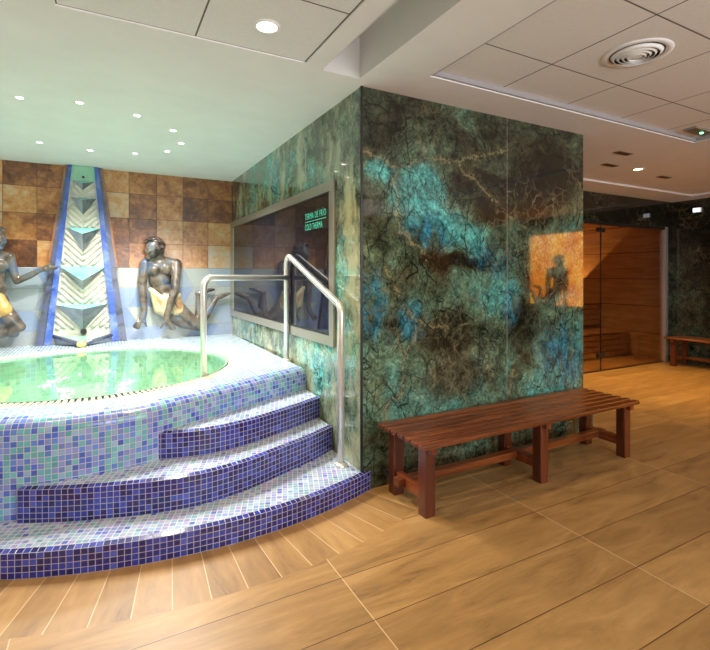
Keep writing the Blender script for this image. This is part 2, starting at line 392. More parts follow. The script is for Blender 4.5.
M['mos_dark'] = mosaic('cobalt_mosaic', BLUES, grout=(.42, .38, .44), gw=.05, coat=.2)
PALE = [((140, 180, 206), 4), ((158, 184, 214), 4), ((138, 154, 208), 4), ((126, 174, 196), 2), ((172, 192, 214), 3), ((98, 120, 202), 1), ((164, 164, 216), 3)]
M['mos_tread'] = mosaic('pale_mosaic_tread', PALE, coat=.2, grout=(.62, .57, .54), world=True, rot=.35)
WALLP = [((96, 168, 184), 4), ((112, 182, 192), 4), ((118, 138, 204), 4), ((136, 152, 212), 4), ((76, 108, 202), 3), ((92, 132, 208), 4), ((140, 176, 206), 3), ((54, 84, 188), 1)]
M['mos_wall'] = mosaic('aqua_lavender_mosaic', WALLP, grout=(.56, .52, .50), gw=.05, coat=.1, rough=.22)
RIM = [((152, 188, 204), 4), ((164, 190, 214), 3), ((142, 182, 194), 3), ((158, 172, 214), 2)]
M['mos_rim'] = mosaic('pearl_mosaic', RIM, grout=(.58, .58, .54), world=True, coat=.4)
BASIN = [((128, 172, 142), 3), ((134, 176, 146), 3), ((122, 166, 138), 2)]
M['mos_basin'] = mosaic('green_basin_mosaic', BASIN, grout=(.24, .40, .27), pitch=.045, coat=0)
M['grate'] = plain('cream_plastic', (.68, .65, .50), .35, .04)
M['steel'] = plain('brushed_steel', (.80, .79, .76), .32, .05, 30, Metallic=.72)
M['alu'] = plain('anodised_aluminium', (.38, .36, .31), .34, .04, 20, Metallic=.6)
M['alu_pale'] = plain('pale_aluminium', (.62, .62, .62), .3, .04, 20, Metallic=.7)
M['black'] = plain('black_metal', (.012, .012, .012), .35, .1)
M['vent_dark'] = plain('brown_grille', (.10, .06, .04), .6, .1)
M['dark_glass'] = plain('dark_tinted_glass', (.014, .014, .022), .02, .1, 2, IOR=1.42)
def emis(name, col, st, base=(.8, .8, .8)):
    k = NT(name); n = k.noise(k.obj(), 4, 1)
    return k.done((*base, 1), .4, Emission_Color=(*col, 1), Emission_Strength=k.math('ADD', k.math('MULTIPLY', n, .02*st), st))
M['lamp_white'] = emis('lit_lamp_white', (1, .93, .80), 16)
M['lamp_warm'] = emis('lit_lamp_warm', (1, .60, .22), 22)
M['lamp_dim'] = emis('lit_lamp_dim', (1, .9, .75), 3)
M['led_green'] = emis('green_led', (.1, 1, .35), 6)
M['sign_lit'] = emis('lit_sign_face', (.80, .92, 1), 1.3)
M['text'] = plain('mint_vinyl_letters', (.12, .72, .52), .5, .03, 5, Emission_Color=(.10, .75, .50, 1), Emission_Strength=.22)  # faint glow of their own put into the unlit letters
M['bench'] = wood('reddish_hardwood', [(70, 31, 12), (108, 53, 21), (142, 78, 34)], 0, .32)
M['bench_y'] = wood('reddish_hardwood_cross', [(80, 34, 17), (116, 54, 25), (146, 74, 36)], 1, .34)
M['bench_z'] = wood('reddish_hardwood_leg', [(60, 24, 12), (88, 38, 18), (112, 54, 25)], 2, .34)
M['endgrain'] = wood('end_grain', [(120, 84, 56), (150, 112, 78), (168, 132, 98)], 2, .6, 2, 0)
M['sauna'] = wood('sauna_spruce', [(150, 100, 54), (180, 128, 74), (196, 148, 92)], 1, .5, .6, 0)
def sauna_panel():
    k = NT('sauna_panelling'); p = k.pos(); s = k.sep(p)
    fz = k.math('MULTIPLY', k.math('FRACT', k.math('DIVIDE', k.math('ADD', s[2], .03), .46)), .46)
    g = k.smooth(k.math('MINIMUM', fz, k.math('SUBTRACT', .46, fz)), .003, .008)
    n = k.noise(k.vmath('MULTIPLY', p, (1.5, 1.5, 12.)), 1.4, 6, .6, .6)
    c = k.mix(g, srgb(60, 36, 18), k.ramp(n, [(.3, srgb(150, 106, 58)), (.7, srgb(188, 142, 84))]))
    return k.done(c, .5, Normal=k.bump(g, .3, .004))
M['sauna_panel'] = sauna_panel()
def glass_mat(name, tint, fr=1.45):
    k = NT(name); n = k.noise(k.obj(), 2, 2)
    tr = k.n('BsdfTransparent', None, Color=k.ramp(n, [(0, tuple(x*.97 for x in tint)+(1,)), (1, (*tint, 1))]))
    gl = k.n('BsdfGlossy', None, Color=(1, 1, 1, 1), Roughness=.0)
    bf = k.n('NewGeometry').outputs['Backfacing']
    f = k.n('Fresnel', None, IOR=k.math('ADD', k.math('MULTIPLY', bf, 1/fr-fr), fr))
    mx = k.n('MixShader', None, i0=f.outputs[0], i1=tr.outputs[0], i2=gl.outputs[0])
    k.t.links.new(mx.outputs[0], k.out.inputs[0]); return k.m
M['glass'] = glass_mat('bronze_tinted_glass', (.80, .72, .62), 1.5)
def water_mat():
    k = NT('pool_water'); n = k.noise(k.pos(), 5, 3, .5)
    b = k.bump(n, .10, .02)
    tr = k.n('BsdfTransparent', None, Color=(.82, .955, .86, 1))
    gl = k.n('BsdfGlossy', None, Color=(1, 1, 1, 1), Roughness=.01, Normal=b)
    bf = k.n('NewGeometry').outputs['Backfacing']
    f = k.n('Fresnel', None, IOR=k.math('ADD', k.math('MULTIPLY', bf, 1/1.4-1.4), 1.4), Normal=b)
    mx = k.n('MixShader', None, i0=f.outputs[0], i1=tr.outputs[0], i2=gl.outputs[0])
    k.t.links.new(mx.outputs[0], k.out.inputs[0]); return k.m
M['water'] = water_mat()
def glaze(name, stops, scale=5, rough=.3, bumps=.3):
    k = NT(name); p = k.obj(); n = k.noise(p, scale, 6, .62, .8); n2 = k.noise(p, scale*7, 4)
    return k.done(k.ramp(n, [(a, srgb(*c)) for a, c in stops]), rough, Normal=k.bump(n2, bumps, .004), Coat_Weight=.4, Coat_Roughness=.15)
M['bronze'] = glaze('bronze_blue_glaze', [(.28, (36, 37, 48)), (.40, (74, 66, 60)), (.50, (112, 98, 82)), (.57, (98, 106, 114)), (.66, (74, 92, 126)), (.78, (122, 108, 88))], 5.5)
M['hair'] = glaze('dark_hair_glaze', [(.34, (24, 20, 20)), (.46, (64, 52, 46)), (.55, (104, 90, 84)), (.66, (140, 124, 120))], 16)
M['cloth'] = glaze('cream_cloth_glaze', [(.34, (150, 108, 64)), (.46, (188, 170, 128)), (.6, (196, 186, 152)), (.7, (170, 174, 166))], 6)
M['cloth_gold'] = glaze('ochre_cloth_glaze', [(.32, (166, 118, 56)), (.5, (206, 160, 84)), (.7, (214, 186, 124))], 6)
M['tile_blue'] = glaze('cobalt_glaze', [(.3, (44, 70, 150)), (.5, (70, 98, 176)), (.7, (132, 152, 196))], 4, .2)
M['tile_plum'] = glaze('slate_plum_glaze', [(.3, (54, 56, 74)), (.48, (88, 92, 108)), (.60, (84, 90, 132)), (.72, (124, 130, 138))], 7, .25)
M['tile_rust'] = glaze('rust_glaze', [(.3, (130, 78, 44)), (.6, (172, 116, 66))], 7, .35)
M['chevron'] = glaze('cream_chevron_glaze', [(.3, (186, 184, 168)), (.6, (214, 212, 198)), (.75, (200, 190, 160))], 6, .3)
M['turq'] = glaze('turquoise_glaze', [(.3, (96, 190, 180)), (.55, (130, 214, 202)), (.75, (150, 222, 212))], 5, .15)
M['mint'] = glaze('mint_glaze', [(.3, (120, 178, 150)), (.6, (152, 200, 172))], 5, .2)
M['grey'] = glaze('grey_glaze', [(.3, (78, 84, 88)), (.55, (108, 114, 116)), (.75, (136, 140, 142))], 7, .25)  # darker glaze that paints shade onto the ledges' right faces
M['gold'] = glaze('gold_glaze', [(.3, (170, 140, 60)), (.6, (226, 206, 120))], 5, .15)
M['lilac'] = glaze('lilac_grey_glaze', [(.3, (132, 138, 152)), (.6, (164, 170, 182))], 7, .2)

# ------------------------------------------------------------------ room shell
XL, XR, YF, YB = -2.2, 8.25, -3.2, 6.15
def struct(o): o['kind'] = 'structure'; return o
b = MB(); b.box((XL-.15, YF-.15, -.12), (XR+.15, 6.75, 0)); struct(b.build('floor', M['floor']))
# ceiling as a stepped surface
CORN = 2.612
xs = sorted({XL, -.196, 1.034, 1.152, 1.412, 1.78, 4.83, XR-.0, 7.86, 3.9})
ys = sorted({YF, 2.53, 2.565, 2.33, -1.2, 3.83, 4.31, 6.75, 2.659})
def cell(x, y):
    if 1.152 < x < 1.412 and y < 2.565: return 2.90, 1
    if 1.78 < x < 4.83 and -1.2 < y < 2.33: return 2.68, 2
    if -.196 < x < 1.034 and y < 2.53: return 2.646, 3
    if x > 3.9 and 3.83 < y < 4.31: return CORN, 0
    if x > 7.86 and y < 4.31: return CORN, 0
    return CEIL, 0
b = MB()
for i in range(len(xs)-1):
    for j in range(len(ys)-1):
        x0, x1, y0, y1 = xs[i], xs[i+1], ys[j], ys[j+1]
        z, mi = cell((x0+x1)/2, (y0+y1)/2)
        b.face([(x0, y0, z), (x0, y1, z), (x1, y1, z), (x1, y0, z)], mi=mi)
        if i+2 < len(xs):
            z2, m2 = cell((xs[i+1]+xs[i+2])/2, (y0+y1)/2)
            if abs(z2-z) > 1e-4: b.face([(x1, y0, z), (x1, y1, z), (x1, y1, z2), (x1, y0, z2)], mi=1 if 1 in (mi, m2) else 0)
        if j+2 < len(ys):
            z2, m2 = cell((x0+x1)/2, (ys[j+1]+ys[j+2])/2)
            if abs(z2-z) > 1e-4: b.face([(x0, y1, z), (x1, y1, z), (x1, y1, z2), (x0, y1, z2)], mi=1 if 1 in (mi, m2) else 0)
struct(b.build('ceiling', [M['plaster'], M['slot'], M['ceil_tile'], M['ceil_panel']], recalc=False))
# recess lip moulding
b = MB()
for a, c in (((1.781, -1.199), (1.80, 2.329)), ((4.81, -1.199), (4.829, 2.329)), ((1.781, 2.31), (4.829, 2.329)), ((1.781, -1.199), (4.829, -1.18))):
    b.box((a[0], a[1], 2.645), (c[0], c[1], 2.679))
M['trim_grey'] = plain('grey_profile', (.36, .35, .36), .5, .03)
struct(b.build('trim_1', M['trim_grey']))
b = MB(); b.box((XL-.15, YB, 0), (1.478, YB+.15, 2.9)); struct(b.build('wall_back', M['wall_tiles']))
b = MB(); b.box((XL-.15, YF-.15, 0), (XL, YB, 2.9)); struct(b.build('wall_left', M['plaster']))
b = MB(); b.box((XR, YF-.15, 0), (XR+.15, 4.31, 2.9)); struct(b.build('wall_right', M['stone_dark']))
# front wall with a daylight window opening
WX0, WX1, WZ0, WZ1 = .2, 4.4, .9, 2.4
b = MB()
b.box((XL, YF-.15, 0), (WX0, YF, 2.9)); b.box((WX1, YF-.15, 0), (XR, YF, 2.9))
b.box((WX0, YF-.15, 0), (WX1, YF, WZ0)); b.box((WX0, YF-.15, WZ1), (WX1, YF, 2.9))
struct(b.build('wall_front', M['stone_dark']))
# central clad block
b = MB()
X0, X1 = 1.477, 3.70
b.face([(X0, Y0, 0), (X1, Y0, 0), (X1, Y0, CEIL), (X0, Y0, CEIL)], mi=0)
b.face([(X0, Y0, 0), (X0, YB+.15, 0), (X0, YB+.15, CEIL), (X0, Y0, CEIL)], mi=1)
b.face([(X1, Y0, 0), (X1, YB+.15, 0), (X1, YB+.15, CEIL), (X1, Y0, CEIL)], mi=2)
b.face([(X0, YB+.15, 0), (X1, YB+.15, 0), (X1, YB+.15, CEIL), (X0, YB+.15, CEIL)], mi=2)
struct(b.build('wall_center', [M['stone'], M['stone_side'], M['stone_dark']]))
b = MB(); b.box((X1, Y0+.002, 0), (X1+.14, Y0+.4, .36)); struct(b.build('baseboard_center', M['stone']))
b = MB(); b.box((X0-.006, Y0-.006, 0), (X0+.008, Y0+.008, CEIL)); struct(b.build('trim_2', M['black']))
b = MB(); b.box((2.779, Y0-.0015, 0), (2.783, Y0+.001, CEIL)); struct(b.build('trim_3', M['alu']))

# ------------------------------------------------------------------ tiled stairs
def extend_uv(pts):
    L = [0]
    for i in range(1, len(pts)): L.append(L[-1]+(pts[i]-pts[i-1]).length)
    return L
def offs(pts, d):
    out = []
    for i, p in enumerate(pts):
        t = (pts[min(i+1, len(pts)-1)]-pts[max(i-1, 0)]).normalized()
        out.append(p+Vector((-t.y, t.x))*d)
    return out
def band(mbld, pts, z0, z1, nose=.031, sub=.012, thick=.035):
    """dark riser band following a curve (going +x); left side of travel is inward"""
    L = extend_uv(pts); inn = offs(pts, nose); inb = offs(pts, .006)
    for i in range(len(pts)-1):
        a, c = pts[i], pts[i+1]; u0, u1 = L[i], L[i+1]
        zt = z1-.008
        mbld.face([(a.x, a.y, z0), (c.x, c.y, z0), (c.x, c.y, zt), (a.x, a.y, zt)], [(u0, z0-z1+.126), (u1, z0-z1+.126), (u1, .126), (u0, .126)], smooth=True)
        d, e = inn[i], inn[i+1]
        mbld.face([(a.x, a.y, zt), (c.x, c.y, zt), (e.x, e.y, z1), (d.x, d.y, z1)], [(u0, .126), (u1, .126), (u1, .1575), (u0, .1575)])
    # left end cap
    for q, s in ((0, 1), (-1, 1)):
        a, d = pts[q], inn[q]
        mbld.face([(a.x, a.y, z0), (d.x, d.y, z0), (d.x, d.y, z1), (a.x, a.y, z1-.008)], [(0, 0), (nose, 0), (nose, z1-z0), (0, z1-z0)])
def tread(mbld, pts, back, z):
    inn = offs(pts, .031); poly = [(p.x, p.y, z) for p in inn]+[(q[0], q[1], z) for q in back]
    f = mbld.face(poly, [(p[0], p[1]) for p in poly])
    # solid thickness
    r = bmesh.ops.extrude_face_region(mbld.bm, geom=[f]); vs = [v for v in r['geom'] if isinstance(v, bmesh.types.BMVert)]
    bmesh.ops.translate(mbld.bm, vec=(0, 0, -.02), verts=vs)
ZS = [0, .126, .304, .466, .645]
stair = thing('tiled_stair', 'curved three step stair in blue mosaic leading up to the round tub', 'stairs', (.6, 2.6, 0))
def child(mbld, name, mat, parent):
    o = mbld.build(name, mat); o.parent = parent; o.matrix_parent_inverse = Matrix.Translation(-parent_world(parent)); return o
def parent_world(p):
    v = Vector((0, 0, 0))
    while p: v += p.location + (p.matrix_parent_inverse.translation if p.parent else Vector((0, 0, 0))); p = p.parent
    return v
a0, a1 = math.radians(-47), math.radians(24.4)
s1 = [Vector((SC[0]+SR*math.sin(a0+(a1-a0)*i/60), SC[1]-SR*math.cos(a0+(a1-a0)*i/60))) for i in range(61)]
s1 = [p for p in s1 if p.x < 1.2]+[Vector((1.30, 2.566)), Vector((1.40, 2.597)), Vector((1.50, 2.635)), Vector((1.545, 2.655))]
s2 = catmull([(-.395, 2.945), (-.2, 2.855), (-.02, 2.79), (.22, 2.725), (.47, 2.70), (.74, 2.752), (1.0, 2.86), (1.25, 2.972), (1.474, 3.098)], 8)
s3 = catmull([(.268, 3.012), (.45, 2.962), (.63, 2.955), (.85, 3.01), (1.07, 3.105), (1.28, 3.21), (1.474, 3.318)], 8)
for pts, z0, z1, back in ((s1, ZS[0], ZS[1], [(1.474, 2.66), (1.474, 3.6), (-.1, 3.05), (-.45, 3.06), (-.9, 3.25)]),
                          (s2, ZS[1], ZS[2], [(1.474, 3.7), (.3, 3.05), (-.1, 2.985)]),
                          (s3, ZS[2], ZS[3], [(1.474, 3.8), (.6, 3.2), (.33, 3.05)])):
    st = empty('step'); st.parent = stair; st.location = (0, 0, z0)
    b = MB(); band(b, pts, z0, z1); child(b, 'riser', M['mos_dark'], st)
    b = MB(); tread(b, pts, back, z1-.001); child(b, 'tread', M['mos_tread'], st)

# ------------------------------------------------------------------ tub
TUB = (-.08, 4.45); RW = 1.07; ZW = .60; ZR = ZS[4]
tub = thing('round_tub', 'raised round spa tub faced in aqua and lavender mosaic, filled with green water', 'hot tub', (TUB[0], TUB[1], 0))
outline = catmull([(-2.195, 4.3), (-1.62, 3.72), (-1.1, 3.26), (-.75, 3.09), (-.48, 3.005), (-.27, 2.955), (-.10, 2.945), (.10, 2.962), (.285, 3.005),
                   (.55, 3.125), (.80, 3.245), (1.03, 3.37), (1.26, 3.49), (1.40, 3.56), (1.474, 3.60)], 8)
L = extend_uv(outline)
prof = [(0, 0), (0, .12), (0, .30), (0, .47), (0, .565)]
for q in range(1, 8):
    th = PI/2*q/7; prof.append((.08-.08*math.cos(th), .565+.08*math.sin(th)))
lens = [0]
for q in range(1, len(prof)): lens.append(lens[-1]+math.dist(prof[q], prof[q-1]))
b = MB(); rows = [[b.bm.verts.new((p.x, p.y, z)) for p in offs(outline, d)] for d, z in prof]
for q in range(len(prof)-1):
    for i in range(len(outline)-1):
        f = b.bm.faces.new((rows[q][i], rows[q][i+1], rows[q+1][i+1], rows[q+1][i])); f.smooth = True
        for l, u in zip(f.loops, ((L[i], lens[q]), (L[i+1], lens[q]), (L[i+1], lens[q+1]), (L[i], lens[q+1]))): l[b.uv].uv = u
child(b, 'tub_wall', M['mos_wall'], tub)
# rim slab with round hole
inner = offs(outline, .08)
NH = 96; RO = 1.20
b = MB()
poly = [Vector((p.x, p.y)) for p in inner]+[Vector((1.474, YB-.002)), Vector((XL+.003, YB-.002))]
cV = Vector(TUB)
angs = sorted([2*PI*i/NH for i in range(NH)]+[math.atan2(q.y-cV.y, q.x-cV.x) % (2*PI) for q in poly])
def hit(a):
    d = Vector((math.cos(a), math.sin(a))); best = None
    for i in range(len(poly)):
        p, q = poly[i]-cV, poly[(i+1) % len(poly)]-cV; e = q-p
        den = d.x*e.y-d.y*e.x
        if abs(den) < 1e-9: continue
        t = (p.x*e.y-p.y*e.x)/den; u = (p.x*d.y-p.y*d.x)/den
        if t > 0 and -1e-5 <= u <= 1+1e-5 and (best is None or t > best): best = t
    return cV+d*best
ov = [hit(a) for a in angs]
for i in range(len(angs)):
    a, a2 = angs[i], angs[(i+1) % len(angs)]; o0, o1 = ov[i], ov[(i+1) % len(angs)]
    if (a2-a) % (2*PI) < 1e-5: continue
    b.face([(TUB[0]+RO*math.cos(a), TUB[1]+RO*math.sin(a), ZR), (o0.x, o0.y, ZR), (o1.x, o1.y, ZR), (TUB[0]+RO*math.cos(a2), TUB[1]+RO*math.sin(a2), ZR)])
child(b, 'rim', M['mos_rim'], tub)
# overflow channel + grating
b = MB(); b.lathe([(RO, .0), (RO, -.07), (RW+.015, -.07), (RW+.015, -.02)], (TUB[0], TUB[1], ZR), 96)
o = child(b, 'overflow_channel', M['grate'], tub)
b = MB(); nsl = 190
for i in range(nsl):
    t = 2*PI*i/nsl; m = Matrix.Translation((TUB[0], TUB[1], 0)) @ Matrix.Rotation(t, 4, 'Z')
    b.box((RW+.022, -.0105, ZR-.028), (RO-.004, .0105, ZR-.006), 0, m)
child(b, 'overflow_grating', M['grate'], tub)
# inner lip and basin
b = MB()
b.lathe([(RW+.012, ZR-.005), (RW+.004, ZR-.003), (RW-.010, ZR-.012), (RW-.016, ZR-.05), (RW-.03, .32), (RW-.22, .30), (RW-.26, .10), (.0001, .10)], (TUB[0], TUB[1], 0), 96)
for f in b.bm.faces:
    c = f.calc_center_median(); rr = math.hypot(c.x-TUB[0], c.y-TUB[1])
    for l in f.loops:
        v = l.vert.co; th = math.atan2(c.y-TUB[1], c.x-TUB[0]); th2 = math.atan2(v.y-TUB[1], v.x-TUB[0])
        if th2-th > PI: th2 -= 2*PI
        if th-th2 > PI: th2 += 2*PI
        l[b.uv].uv = (th2*RW, math.hypot(v.x-TUB[0], v.y-TUB[1])+v.z)
child(b, 'basin', M['mos_basin'], tub)
b = MB(); b.lathe([(.0001, 0), (.5, 0), (RW-.012, 0)], (TUB[0], TUB[1], ZR-.018), 96)
tag(b.build('water', M['water']), 'pale green water filling the round mosaic tub', 'water', kind='stuff')
# ------------------------------------------------------------------ fountain tower (against back wall)
ft = thing('wall_fountain', 'tall tapered ceramic wall fountain with blue tile borders behind the tub', 'fountain', (-.21, 6.06, ZR))
XC = -.208
def lin(zb, zt, xb, xt): return lambda z: xb+(xt-xb)*(z-zb)/(zt-zb)
zB, zT = ZR+.002, CEIL-.003
iL = lin(.66, 2.63, -.502, -.314); iR = lin(.66, 2.63, .078, -.100)
mL = lin(.66, 2.63, -.572, -.343); mR = lin(.66, 2.63, .156, -.060)
eL = lin(.66, 2.63, -.648, -.363); eR = lin(.66, 2.63, .236, -.033)
def slab(mbld, xa, xb, z0, z1, yf, yb, mi=0):
    P = [(xa(z0), z0), (xb(z0), z0), (xb(z1), z1), (xa(z1), z1)]
    fr = [(x, yf, z) for x, z in P]; bk = [(x, yb, z) for x, z in P]
    mbld.face(fr, mi=mi); mbld.face(bk[::-1], mi=mi)
    for i in range(4): mbld.face([fr[i], fr[(i+1) % 4], bk[(i+1) % 4], bk[i]], mi=mi)
b = MB(); slab(b, iL, iR, zB, zT, 6.085, 6.148); child(b, 'back_panel', M['chevron'], ft)
for xa, xb, nm, mt, yf, inset in ((eL, mL, 'outer_border', 'tile_plum', 6.065, .0), (mL, iL, 'inner_border', 'tile_blue', 6.05, .0), (iR, mR, 'inner_border', 'tile_blue', 6.05, 0), (mR, eR, 'outer_border', 'tile_plum', 6.065, 0)):
    b = MB(); cuts = [zB, .98, 1.25, 1.5, 1.78, 2.1, 2.4, zT]
    for i in range(len(cuts)-1): slab(b, xa, xb, cuts[i]+.004, cuts[i+1]-.004, yf, 6.147)
    slab(b, xa, xb, zB, zT, yf+.006, 6.146)
    child(b, nm, M[mt], ft)
for off in (-1, 1):
    e0 = eL if off < 0 else eR
    b = MB(); slab(b, (lambda z: e0(z)-.022) if off < 0 else e0, e0 if off < 0 else (lambda z: e0(z)+.022), 1.5, zT, 6.09, 6.147); child(b, 'edge_strip', M['tile_rust'], ft)
# chevron ribs (one part for each tier)
tiers = [(.80, 1.10), (1.09, 1.52), (1.51, 1.95), (1.94, 2.285), (2.28, 2.46)]
def clipseg(p, q, xl, xr): return p, q
for z0, z1 in tiers:
    b = MB(); n = int((z1-z0+.3)/.072)
    for k in range(-4, n+2):
        for s in (-1, 1):
            # rib climbs outwards from the centre line
            zc = z0+k*.072
            pts = []
            for q in range(13):
                d = q/12*.34; x = XC+s*d; z = zc+d*1.0
                lim = iR(z)-.006 if s > 0 else iL(z)+.006
                if z < z0 or z > z1-.004 or (x-lim)*s > 0: continue
                pts.append((x, 6.083, z))
            if len(pts) >= 2:
                b.tube(pts, [.0215]*len(pts), 6)
    child(b, 'chevron_panel', M['chevron'], ft)
# pyramid ledges : xl, xr, ztop, apex z, tip z, protrusion
for xl, xr, zt, za, zp, pr in ((-.312, -.104, 2.462, 2.425, 2.365, .10), (-.325, -.078, 2.276, 2.236, 2.085, .13), (-.366, -.040, 1.940, 1.862, 1.668, .15), (-.424, .012, 1.503, 1.352, 1.254, .16), (-.468, .036, 1.082, 1.036, .785, .16)):
    led = empty('ledge'); led.parent = ft
    yb = 6.06; A = (xl, yb, zt); B = (xr, yb, zt); C = (XC, yb-pr, za); D = (XC, yb, zp)
    A2 = (xl, 6.14, zt); B2 = (xr, 6.14, zt); D2 = (XC, 6.14, zp)
    b = MB(); b.face([A, C, B]); b.face([A, B, B2, A2]); child(b, 'ledge_top', M['turq'], led)
    b = MB(); b.face([A, D, C]); b.face([A, A2, D2, D]); child(b, 'ledge_side', M['lilac'], led)
    b = MB(); b.face([B, C, D]); b.face([B, D, D2, B2]); child(b, 'ledge_side', M['grey'], led)  # right face, its shade put into the glaze colour
b = MB(); slab(b, iL, iR, 2.465, zT, 6.068, 6.147); tp = child(b, 'top_plate', M['mint'], ft)
b = MB(); b.tube([(-.205, 6.075, 2.51), (-.205, 6.060, 2.51)], .014, 12); child(b, 'spout_hole', M['black'], ft)
# bottom bowl
b = MB()
A = (-.49, 6.07, .740); B = (.085, 6.07, .722); C = (-.21, 5.74, .676)
A2 = (-.47, 6.07, ZR+.003); B2 = (.065, 6.07, ZR+.003); C2 = (-.21, 5.78, ZR+.003)
b.face([A, C, C2, A2]); b.face([C, B, B2, C2]); b.face([A2, C2, B2]); b.face([A, A2, B2, B])
bow = child(b, 'spout_bowl', M['lilac'], ft)
b = MB(); b.face([(A[0]+.01, A[1], A[2]+.001), (B[0]-.01, B[1], B[2]+.001), (C[0], C[1]+.01, C[2]+.001)]); b.face([A, B, C]); child(b, 'bowl_dish', M['mint'], bow)
for q in (A, B):
    b = MB(); b.tube([q, C], [.020, .024], 8); child(b, 'bowl_edge', M['tile_plum'], bow)
b = MB(); b.ball((-.21, 5.73, .675), .048, .05, .036); child(b, 'spout_nozzle', M['gold'], ft)
b = MB(); b.tube([(-.2, 6.078, .775), (-.2, 6.04, .775)], .032, 16); child(b, 'outlet', M['black'], ft)

# ------------------------------------------------------------------ relief figures
def remesh(o, vs=.009, it=4, fac=.5):
    m = o.modifiers.new('Remesh', 'REMESH'); m.mode = 'VOXEL'; m.voxel_size = vs; m.use_smooth_shade = True
    s = o.modifiers.new('Smooth', 'SMOOTH'); s.iterations = it; s.factor = fac
def chain(b, pts):
    for i in range(len(pts)-1):
        (x0, y0, z0, r0), (x1, y1, z1, r1) = pts[i], pts[i+1]
        b.capsule((x0, y0, z0), (x1, y1, z1), r0, r1)
def finger_fan(b, wrist, tips, r=.013):
    for t in tips:
        m = tuple((wrist[i]*.5+t[i]*.5)+(0, -.012, .006)[i] for i in range(3))
        b.capsule(wrist, m, r*1.15, r); b.capsule(m, t, r, r*.7)
YW = 6.15
def face_on(b, c, s, tilt):
    """nose, brow, lips, ear set on the head at c, head half height s, turned by matrix tilt (front is -y)"""
    def at(x, y, z): return Vector(c)+tilt @ Vector((x*s, y*s, z*s))
    b.ball(at(0, -.86, -.12), .12*s, .22*s, .24*s, tilt.to_4x4()); b.ball(at(0, -.74, .18), .42*s, .16*s, .10*s, tilt.to_4x4())
    b.ball(at(0, -.76, -.48), .22*s, .14*s, .075*s, tilt.to_4x4()); b.ball(at(0, -.62, -.80), .26*s, .24*s, .20*s, tilt.to_4x4())
    for q in (-1, 1):
        b.ball(at(.30*q, -.72, .02), .13*s, .09*s, .075*s, tilt.to_4x4()); b.ball(at(.74*q, .05, -.05), .09*s, .18*s, .26*s, tilt.to_4x4())
        b.ball(at(.36*q, -.58, -.28), .25*s, .2*s, .25*s, tilt.to_4x4())

# figure leaning forward on both hands
f1 = thing('relief_sculpture', 'glazed ceramic relief of a kneeling woman leaning on both hands, right of the fountain', 'sculpture', (.75, 6.1, .8))
b = MB()
tl = (Matrix.Rotation(math.radians(14), 3, 'Y') @ Matrix.Rotation(math.radians(24), 3, 'X') @ Matrix.Rotation(math.radians(-22), 3, 'Z'))
hc = (.515, 6.015, 1.722); hs = .118
b.ball(hc, hs*.76, hs*.86, hs*1.04, tl.to_4x4()); face_on(b, hc, hs, tl)
chain(b, [(.575, 6.05, 1.665, .052), (.60, 6.085, 1.575, .062)])
# torso
b.ball((.60, 6.085, 1.50), .155, .085, .15); b.ball((.595, 6.09, 1.36), .118, .08, .14); b.ball((.615, 6.095, 1.24), .112, .08, .10)
chain(b, [(.455, 6.075, 1.555, .058), (.60, 6.085, 1.585, .06), (.752, 6.08, 1.552, .062)])
b.ball((.535, 6.025, 1.468), .058, .05, .062); b.ball((.675, 6.025, 1.478), .062, .052, .066)
b.ball((.66, 6.085, 1.10), .135, .085, .13)
# left arm
chain(b, [(.432, 6.07, 1.55, .060), (.397, 6.06, 1.31, .050), (.410, 6.05, 1.15, .046), (.418, 6.04, .975, .036), (.398, 6.03, .90, .038)])
finger_fan(b, (.385, 6.03, .89), [(.302, 6.02, .812), (.318, 6.015, .796), (.340, 6.012, .786), (.362, 6.015, .788)], .018); finger_fan(b, (.41, 6.03, .895), [(.440, 6.01, .806)], .017)
# right arm
chain(b, [(.782, 6.06, 1.548, .064), (.768, 6.0, 1.38, .056), (.748, 5.955, 1.25, .051), (.705, 5.935, 1.10, .047), (.662, 5.935, .955, .037), (.655, 5.94, .885, .040)])
finger_fan(b, (.668, 5.94, .875), [(.692, 5.94, .775), (.714, 5.94, .762), (.735, 5.942, .760), (.752, 5.945, .775)], .017); finger_fan(b, (.645, 5.94, .885), [(.588, 5.935, .785)], .017)
# thighs, shins, feet
chain(b, [(.74, 6.07, 1.06, .10), (.90, 6.045, .90, .078), (1.03, 6.04, .79, .056)])
chain(b, [(.66, 6.09, .99, .095), (.86, 6.075, .82, .068), (1.05, 6.07, .765, .052)])
chain(b, [(1.03, 6.05, .79, .054), (1.05, 6.08, .95, .05), (1.04, 6.09, 1.15, .031)])
chain(b, [(1.055, 6.075, .775, .05), (1.14, 6.07, .92, .05), (1.255, 6.07, 1.11, .030)])
chain(b, [(1.035, 6.09, 1.18, .034), (1.10, 6.085, 1.205, .034), (1.18, 6.08, 1.222, .027), (1.235, 6.08, 1.228, .015)])
chain(b, [(1.262, 6.07, 1.125, .034), (1.33, 6.07, 1.145, .034), (1.40, 6.07, 1.168, .024), (1.442, 6.07, 1.178, .013)])
body = child(b, 'body', M['bronze'], f1); remesh(body)
b = MB()
hm = tl.to_4x4(); hcV = Vector(hc)
b.ball(hcV+tl @ Vector((0, .03, .045)), .118, .105, .10, hm)
for k in range(15):
    a = -1.3+k*.19
    P = [hcV+tl @ Vector((math.sin(a)*.098*math.cos(e), -math.cos(e)*.085*.9+.02, .05+math.cos(a)*.075*abs(math.cos(e))+.01)) for e in (.35, .8, 1.3, 1.9, 2.6)]
    b.tube(P, [.012, .017, .018, .018, .012], 8)
b.ball(hcV+tl @ Vector((.035, .06, -.03)), .080, .06, .10, hm)
